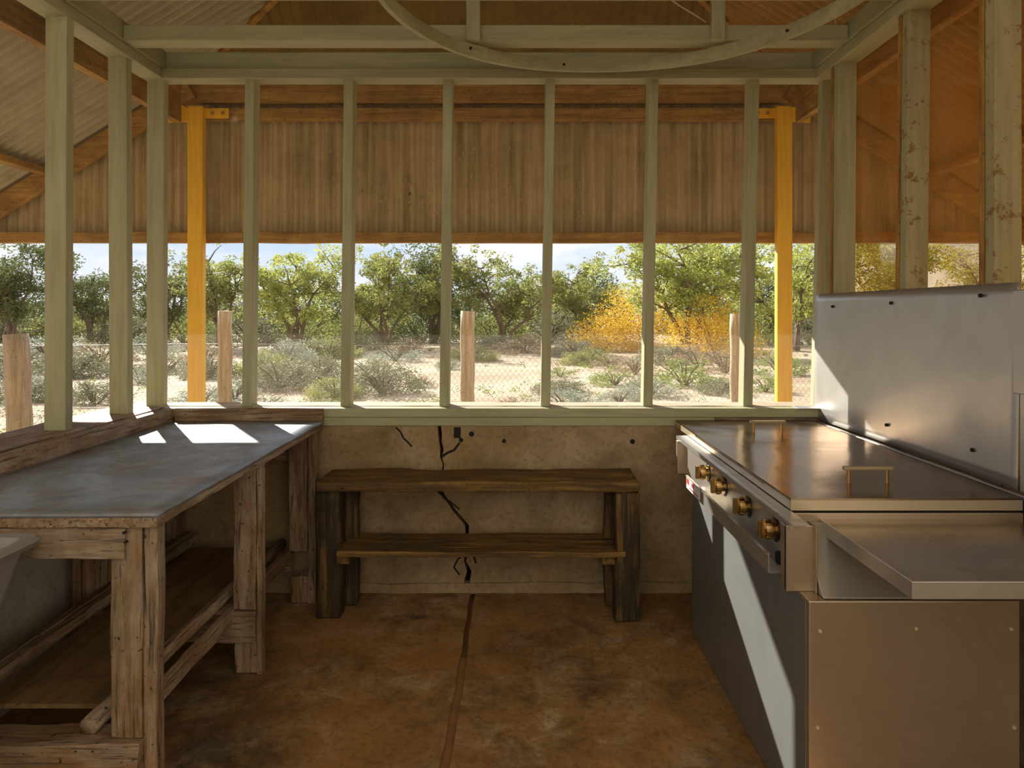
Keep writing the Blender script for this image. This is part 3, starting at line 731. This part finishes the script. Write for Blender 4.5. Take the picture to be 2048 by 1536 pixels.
# ---- vegetation
def leaves(mb, rnd, c, rad, n, size, flat=.7):
    for _ in range(n):
        while True:
            d = Vector((rnd.uniform(-1,1), rnd.uniform(-1,1), rnd.uniform(-1,1)))
            if d.length < 1: break
        p = c+Vector((d.x*rad, d.y*rad, d.z*rad*flat))
        a = Vector((rnd.gauss(0,1), rnd.gauss(0,1), rnd.gauss(0,.6)-.2)).normalized(); b = a.cross(Vector((rnd.gauss(0,1), rnd.gauss(0,1), rnd.gauss(0,1)))).normalized()
        l = size*rnd.uniform(.6, 1.3); w = l*.38
        o = len(mb.v)
        mb.v += [tuple(p-a*l*.5), tuple(p+b*w*.5), tuple(p+a*l*.5), tuple(p-b*w*.5)]; mb.f.append((o, o+1, o+2, o+3))
def tree_meshes(seed, H, W, leaf, nstem=4, ncl=90, per=50, lsize=.16, low=.25, clr=.42):
    rnd = random.Random(seed); tr = MB(); lf = MB(); tips = []
    for s in range(nstem):
        a = 2*math.pi*s/nstem+rnd.uniform(-.5, .5); out = W*.5*rnd.uniform(.45, .95)
        end = Vector((out*math.cos(a), out*math.sin(a)*.8, H*rnd.uniform(.62, .9)))
        pts = [Vector((.1*math.cos(a), .1*math.sin(a), -.25))]
        for k in range(1, 6):
            f = k/5; p = Vector((end.x*f**1.2, end.y*f**1.2, end.z*f**.85)); p += Vector((rnd.gauss(0,.10), rnd.gauss(0,.10), rnd.gauss(0,.05)))*H*.22; pts.append(p)
        tr.tube(pts, [.09*H/4*(1-.8*k/5) for k in range(6)], 7)
        for k in range(2, 6):
            for q in range(3):
                b0 = pts[k]; dr = Vector((rnd.gauss(0,1), rnd.gauss(0,1), rnd.uniform(-.1, .9))).normalized()*W*rnd.uniform(.14, .30)
                mid = b0+dr*.5+Vector((0,0,rnd.uniform(-.05,.15))); e = b0+dr
                tr.tube([b0, mid, e], [.03*H/4, .02*H/4, .008*H/4], 5); tips += [mid, e, e]
    for _ in range(ncl):
        t = rnd.choice(tips); c = t+Vector((rnd.gauss(0,.28), rnd.gauss(0,.28), rnd.gauss(0,.2)))*H/4
        if c.z < low*H: c.z = low*H+rnd.random()*.3*H
        leaves(lf, rnd, c, clr*rnd.uniform(.5, 1.1)*H/4, per, lsize)
    return tr, lf
def tree(px, base_y, top_y, wpx, leaf, label, seed, cat='tree', name='tree', **kw):
    Y = EYE*F/(base_y-CY) if base_y-CY > 20 else 50
    Y = min(Y, 60); x = (px-CX)*Y/F; z0 = gz(x, Y); H = EYE+(CY-top_y)*Y/F-z0; W = wpx*Y/F
    t = thing(name, label, cat, (x, Y, z0))
    tr, lf = tree_meshes(seed, H*.98, W, leaf, **kw)
    for mb, nm, mt, sm in ((tr, 'branches', 'bark', True), (lf, 'foliage', leaf, False)):
        me = bpy.data.meshes.new(nm); me.from_pydata(mb.v, [], mb.f); me.materials.append(M[mt])
        if sm:
            for p in me.polygons: p.use_smooth = True
        o = bpy.data.objects.new(nm, me); COL.objects.link(o); o.parent = t
    return t
T = [
 (20, 688, 492, 150, 'leaf_dark', 'sparse dark tree at the far left edge of the view', 1, dict(ncl=230, low=.22)),
 (185, 684, 496, 190, 'leaf_dark', 'open-crowned tree visible between the two nearest left-wall studs', 2, dict(ncl=230, low=.22)),
 (335, 686, 520, 120, 'leaf_dark', 'small dark tree just left of the left yellow post', 3, dict(ncl=110, low=.3)),
 (440, 690, 497, 170, 'leaf_olive', 'open olive tree just right of the left yellow post', 4, dict(ncl=140, low=.3)),
 (590, 690, 503, 190, 'leaf_light', 'rounded bright olive tree between the first two rear-wall studs', 5, dict(ncl=230, low=.22)),
 (770, 692, 512, 230, 'leaf_olive', 'broad olive tree left of the central fence post', 6, dict(ncl=260, low=.2)),
 (865, 686, 487, 170, 'leaf_dark', 'tallest central tree rising behind the middle fence post', 7, dict(ncl=230, low=.22)),
 (1010, 690, 512, 220, 'leaf_olive', 'broad olive tree right of the central fence post', 8, dict(ncl=240, low=.2)),
 (1165, 682, 528, 200, 'leaf_olive', 'rounded olive tree left of the golden bush', 9, dict(ncl=230, low=.16)),
 (1380, 705, 462, 300, 'leaf_light', 'large leafy tree behind the golden bush', 10, dict(ncl=320, low=.2, per=54)),
 (1590, 700, 470, 240, 'leaf_light', 'leafy tree behind the right yellow post', 11, dict(ncl=260, low=.2)),
 (1760, 695, 470, 200, 'leaf_light', 'bushy tree seen through the first dusty right pane', 12, dict(ncl=230, low=.22)),
 (1990, 690, 480, 190, 'leaf_light', 'tree seen through the last dusty right pane', 13, dict(ncl=130, low=.3)),
]
for (px, by, ty, w, lf, lab, sd, kw) in T: tree(px, by, ty, w, lf, lab, sd, **kw)

# far belt of bushes, low bushes, saltbush: prototypes copied
def bush_mesh(seed, leaf, W=1.0, H=.6, n=36, per=44, ls=.075):
    rnd = random.Random(seed); lf = MB(); st = MB()
    for i in range(9):
        a = rnd.uniform(0, 6.28); r = rnd.uniform(.2, .45)*W; e = Vector((r*math.cos(a), r*math.sin(a), H*rnd.uniform(.5, .85)))
        st.tube([(0,0,-.05), e*.5+Vector((0,0,.05)), e], [.018, .012, .005], 5)
    for i in range(n):
        a = rnd.uniform(0, 6.28); r = W*.5*math.sqrt(rnd.random()); z = H*(1-(r/(W*.5))**2*.7)*rnd.uniform(.08, .92)
        leaves(lf, rnd, Vector((r*math.cos(a), r*math.sin(a), max(.05, z))), .14*W, per, ls)
    ml = bpy.data.meshes.new('bush_foliage'); ml.from_pydata(lf.v, [], lf.f); ml.materials.append(M[leaf])
    ms = bpy.data.meshes.new('bush_stems'); ms.from_pydata(st.v, [], st.f); ms.materials.append(M['bark'])
    return ml, ms
PB = {}
for key, leaf, n, ls in (('dark', 'leaf_dark', 150, .04), ('olive', 'leaf_olive', 150, .04), ('salt', 'leaf_salt', 110, .045), ('grey', 'leaf_grey', 60, .05), ('fresh', 'leaf_green', 30, .06), ('dry', 'leaf_dry', 30, .06)):
    PB[key] = [bush_mesh(hash_seed, leaf, n=n, ls=ls) for hash_seed in (len(PB)*10+1, len(PB)*10+2)]
def bush(px, by, wpx, hpx, key, label, name='bush', group=None):
    Y = min(EYE*F/(by-CY), 58); x = (px-CX)*Y/F; z0 = gz(x, Y)
    w = wpx*Y/F; h = hpx*Y/F*(1.7 if by < 700 else 1.25)
    t = thing(name, label, 'bush', (x, Y, z0), group)
    ml, ms = random.choice(PB[key])
    rz = random.uniform(0, 6.28)
    for me, nm in ((ml, 'foliage'), (ms, 'stems')):
        o = bpy.data.objects.new(nm, me); COL.objects.link(o); o.parent = t; o.scale = (w, w, h/.6); o.rotation_euler.z = rz
def gold(px, by, W, H, n, seed, label):
    Y = EYE*F/(by-CY); x = (px-CX)*Y/F
    t = thing('golden_bush', label, 'bush', (x, Y, gz(x, Y)))
    ml, ms = bush_mesh(seed, 'leaf_gold', W=W, H=H, n=n, per=60, ls=.11)
    for me, nm in ((ml, 'foliage'), (ms, 'stems')):
        o = bpy.data.objects.new(nm, me); COL.objects.link(o); o.parent = t
gold(1290, 694, 5.6, 2.9, 230, 31, 'large golden yellow bush spreading low in front of the right-hand trees')
gold(1205, 700, 2.6, 1.0, 60, 32, 'small bright golden bush at the left foot of the large golden one')
gold(1430, 708, 3.2, 2.3, 110, 33, 'orange-gold bush just left of the right fence post')
def where(px):
    if px < 85: return 'left of the nearest left-wall stud'
    if px < 230: return 'between the two nearest left-wall studs'
    if px < 375: return 'just left of the left yellow post'
    if px < 485: return 'just right of the left yellow post'
    edges = [490, 690, 890, 1090, 1297, 1497]
    names = ['between the first and second rear studs', 'between the second and third rear studs', 'between the third and fourth rear studs', 'between the fourth and fifth rear studs', 'between the fifth and sixth rear studs']
    for i in range(5):
        if edges[i] <= px < edges[i+1]: return names[i]
    if px < 1560: return 'just left of the right yellow post'
    if px < 1650: return 'just right of the right yellow post'
    return 'behind the dusty right panes'
B = [
 (575, 722, 120, 40, 'grey'), (530, 745, 110, 44, 'olive'), (655, 712, 130, 36, 'olive'), (670, 790, 110, 40, 'olive'), (715, 700, 110, 40, 'salt'), (790, 720, 110, 26, 'grey'),
 (845, 768, 60, 22, 'dry'), (940, 716, 110, 26, 'olive'), (1050, 706, 130, 34, 'dry'), (1180, 722, 120, 30, 'olive'), (1120, 785, 110, 28, 'salt'), (1270, 752, 110, 30, 'dry'), (1300, 795, 130, 34, 'grey'),
 (1400, 735, 130, 40, 'dry'), (1440, 795, 90, 30, 'salt'), (100, 712, 150, 44, 'grey'), (20, 765, 120, 40, 'grey'), (200, 725, 130, 44, 'dry'), (300, 712, 110, 40, 'grey'), (410, 722, 100, 36, 'dry'), (470, 790, 90, 36, 'grey'),
 (0, 684, 160, 40, 'salt'), (120, 682, 150, 36, 'olive'), (250, 685, 140, 38, 'salt'), (370, 683, 150, 40, 'olive'), (500, 686, 160, 38, 'salt'), (610, 684, 150, 42, 'olive'), (715, 687, 150, 40, 'olive'), (840, 684, 150, 44, 'dark'), (985, 686, 150, 40, 'olive'), (1100, 684, 150, 42, 'salt'), (1480, 690, 150, 50, 'olive'), (1620, 690, 120, 50, 'salt'),
 # px, base y, width px, height px, kind, adjective
 (60, 662, 170, 52, 'dark'), (190, 660, 160, 50, 'olive'), (300, 661, 130, 46, 'dark'), (430, 662, 150, 50, 'dark'), (560, 664, 170, 50, 'dark'), (660, 660, 120, 58, 'dark'),
 (760, 662, 170, 60, 'olive'), (930, 664, 170, 62, 'dark'), (1060, 664, 140, 70, 'olive'), (1190, 664, 150, 75, 'dark'), (1400, 668, 180, 80, 'olive'), (1540, 668, 120, 80, 'dark'), (1650, 665, 160, 80, 'olive'),
 (30, 735, 150, 42, 'salt'), (150, 742, 170, 50, 'salt'), (330, 735, 120, 36, 'salt'), (420, 750, 110, 40, 'salt'), (560, 768, 160, 56, 'salt'), (640, 752, 110, 46, 'salt'),
 (765, 780, 160, 62, 'salt'), (600, 712, 150, 36, 'salt'), (1150, 710, 110, 30, 'salt'), (1340, 722, 130, 40, 'salt'), (1220, 735, 90, 24, 'dry'), (1370, 775, 150, 50, 'fresh'),
 (1120, 752, 70, 18, 'fresh'), (1130, 812, 160, 34, 'grey'), (1240, 808, 90, 28, 'grey'), (400, 812, 120, 40, 'grey'), (60, 790, 150, 42, 'salt'), (190, 800, 120, 46, 'salt'),
 (1230, 770, 110, 30, 'fresh'), (980, 700, 120, 28, 'salt'), (820, 706, 90, 26, 'dry'), (900, 735, 60, 20, 'grey'), (1560, 752, 110, 40, 'fresh'), (1450, 745, 100, 40, 'dry'),
 (530, 815, 110, 30, 'grey'), (640, 822, 120, 30, 'fresh'), (860, 816, 120, 24, 'fresh'), (1020, 812, 70, 22, 'dry'), (1530, 790, 90, 30, 'fresh'), (1750, 720, 160, 70, 'salt'), (280, 760, 90, 34, 'grey'), (740, 735, 70, 24, 'grey'),
]
adj = {'dark': 'dark green', 'olive': 'olive green', 'salt': 'grey-olive', 'grey': 'pale grey-green', 'fresh': 'fresh green', 'dry': 'dry tan'}
used = {}
for (px, by, w, h, kd) in B:
    dist = 'distant' if by < 675 else ('mid-distance' if by < 760 else 'near')
    size = 'broad' if w > 140 else ('rounded' if w >= 105 else 'small')
    lab = '%s %s %s bush %s' % (size, adj[kd], dist, where(px))
    if lab in used: lab = '%s %s %s bush %s, right-hand one' % (size, adj[kd], dist, where(px))
    if lab in used: print('DUP', lab, px, by)
    used[lab] = 1
    bush(px, by, w, h, kd, lab, name={'salt': 'saltbush', 'grey': 'saltbush'}.get(kd, 'bush'))
# uncountable small tufts
def tufts(name, leaf, label, n, seed, size):
    rnd = random.Random(seed); lf = MB()
    for i in range(n):
        Y = 7+38*rnd.random()**1.5; x = rnd.uniform(-.80, .72)*Y
        if noise.noise(Vector((x*.3, Y*.2, seed))) < -.05: continue
        c = Vector((x, Y, gz(x, Y)+.04)); leaves(lf, rnd, c, size*rnd.uniform(.5, 1.5), 26, .06 if Y < 20 else .10, .45)
    me = bpy.data.meshes.new(name); me.from_pydata(lf.v, [], lf.f); me.materials.append(M[leaf])
    o = bpy.data.objects.new(name, me); COL.objects.link(o); tag(o, label, 'ground plants', kind='stuff')
tufts('ground_plants', 'leaf_grey', 'scattered pale grey-green ground plants across the sandy ground', 500, 3, .16)
tufts('grass_tufts', 'leaf_green', 'scattered short green grass tufts across the sandy ground', 420, 5, .12)
tufts('dry_litter', 'leaf_dry', 'scattered dry twigs and litter over the sandy ground', 600, 8, .20)

# ================================================================== LIGHT
SUN_DIR = Vector((.633, -1, -.535)).normalized()
sun = bpy.data.lights.new('sun', 'SUN'); sun.energy = 11.0; sun.angle = math.radians(.6); sun.color = (1.0, .93, .80)
so = bpy.data.objects.new('sun', sun); COL.objects.link(so); so.rotation_euler = SUN_DIR.to_track_quat('-Z', 'Y').to_euler(); so.location = (-8, 12, 8)

w = bpy.data.worlds.new('sky'); SC.world = w; w.use_nodes = True; nt = w.node_tree; bg = nt.nodes['Background']
tc = N(nt, 'ShaderNodeTexCoord'); sp = N(nt, 'ShaderNodeSeparateXYZ'); nt.links.new(tc.outputs['Generated'], sp.inputs[0])
grad = ramp(nt, sp.outputs['Z'], [(0.0, (.74,.80,.86)), (.12, (.50,.66,.88)), (.6, (.32,.48,.78))])
mp = N(nt, 'ShaderNodeMapping'); mp.inputs['Scale'].default_value = (2.2, 2.2, 9); nt.links.new(tc.outputs['Generated'], mp.inputs['Vector'])
cn = N(nt, 'ShaderNodeTexNoise'); cn.inputs['Scale'].default_value = 1.6; cn.inputs['Detail'].default_value = 8; cn.inputs['Roughness'].default_value = .55
nt.links.new(mp.outputs[0], cn.inputs['Vector'])
cl = ramp(nt, cn.outputs['Fac'], [(.42, 0.0), (.62, 1.0)])
col = mix(nt, cl, grad, (.95, .95, .97))
br = N(nt, 'ShaderNodeMapRange'); nt.links.new(sp.outputs['Y'], br.inputs['Value'])      # warm, brighter sky behind the camera, added to light the interior
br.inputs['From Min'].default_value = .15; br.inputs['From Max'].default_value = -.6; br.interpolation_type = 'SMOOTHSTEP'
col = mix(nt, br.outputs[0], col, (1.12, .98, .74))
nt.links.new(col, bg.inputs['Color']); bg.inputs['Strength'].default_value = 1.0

# ================================================================== CAMERA
cam = bpy.data.cameras.new('camera'); co = bpy.data.objects.new('camera', cam); COL.objects.link(co)
co.location = (0, 0, EYE); co.rotation_euler = (math.radians(90), 0, 0)
cam.sensor_width = 36; cam.lens = F/2048*36; cam.shift_x = -(CX-1024)/2048; cam.shift_y = -(768-CY)/2048
cam.clip_start = .05; cam.clip_end = 500
SC.camera = co
SC.view_settings.view_transform = 'Standard'; SC.view_settings.look = 'None'; SC.view_settings.gamma = 1; SC.view_settings.use_curve_mapping = False
SC.view_settings.exposure = 0.32

# repeats of one kind share a group
GROUPS = {'fence_post': 'round timber posts of the netting fence', 'yellow_post': 'yellow posts beyond the fly screen', 'ceiling_joist': 'green joists across the ceiling',
          'tree': 'trees along the edge of the scrub', 'golden_bush': 'golden bushes in front of the trees', 'bush': 'bushes on the sandy ground', 'saltbush': 'saltbushes on the sandy ground',
          'roof_beam': 'orange-brown beams under the roof edge', 'rafter': 'sloping rafters at the rear', 'purlin': 'purlins under the side slopes', 'string': 'loose strings under the ceiling'}
for o in SC.objects:
    if o.parent is None and 'category' in o:
        g = GROUPS.get(o.name.split('.')[0])
        if g: o['group'] = g
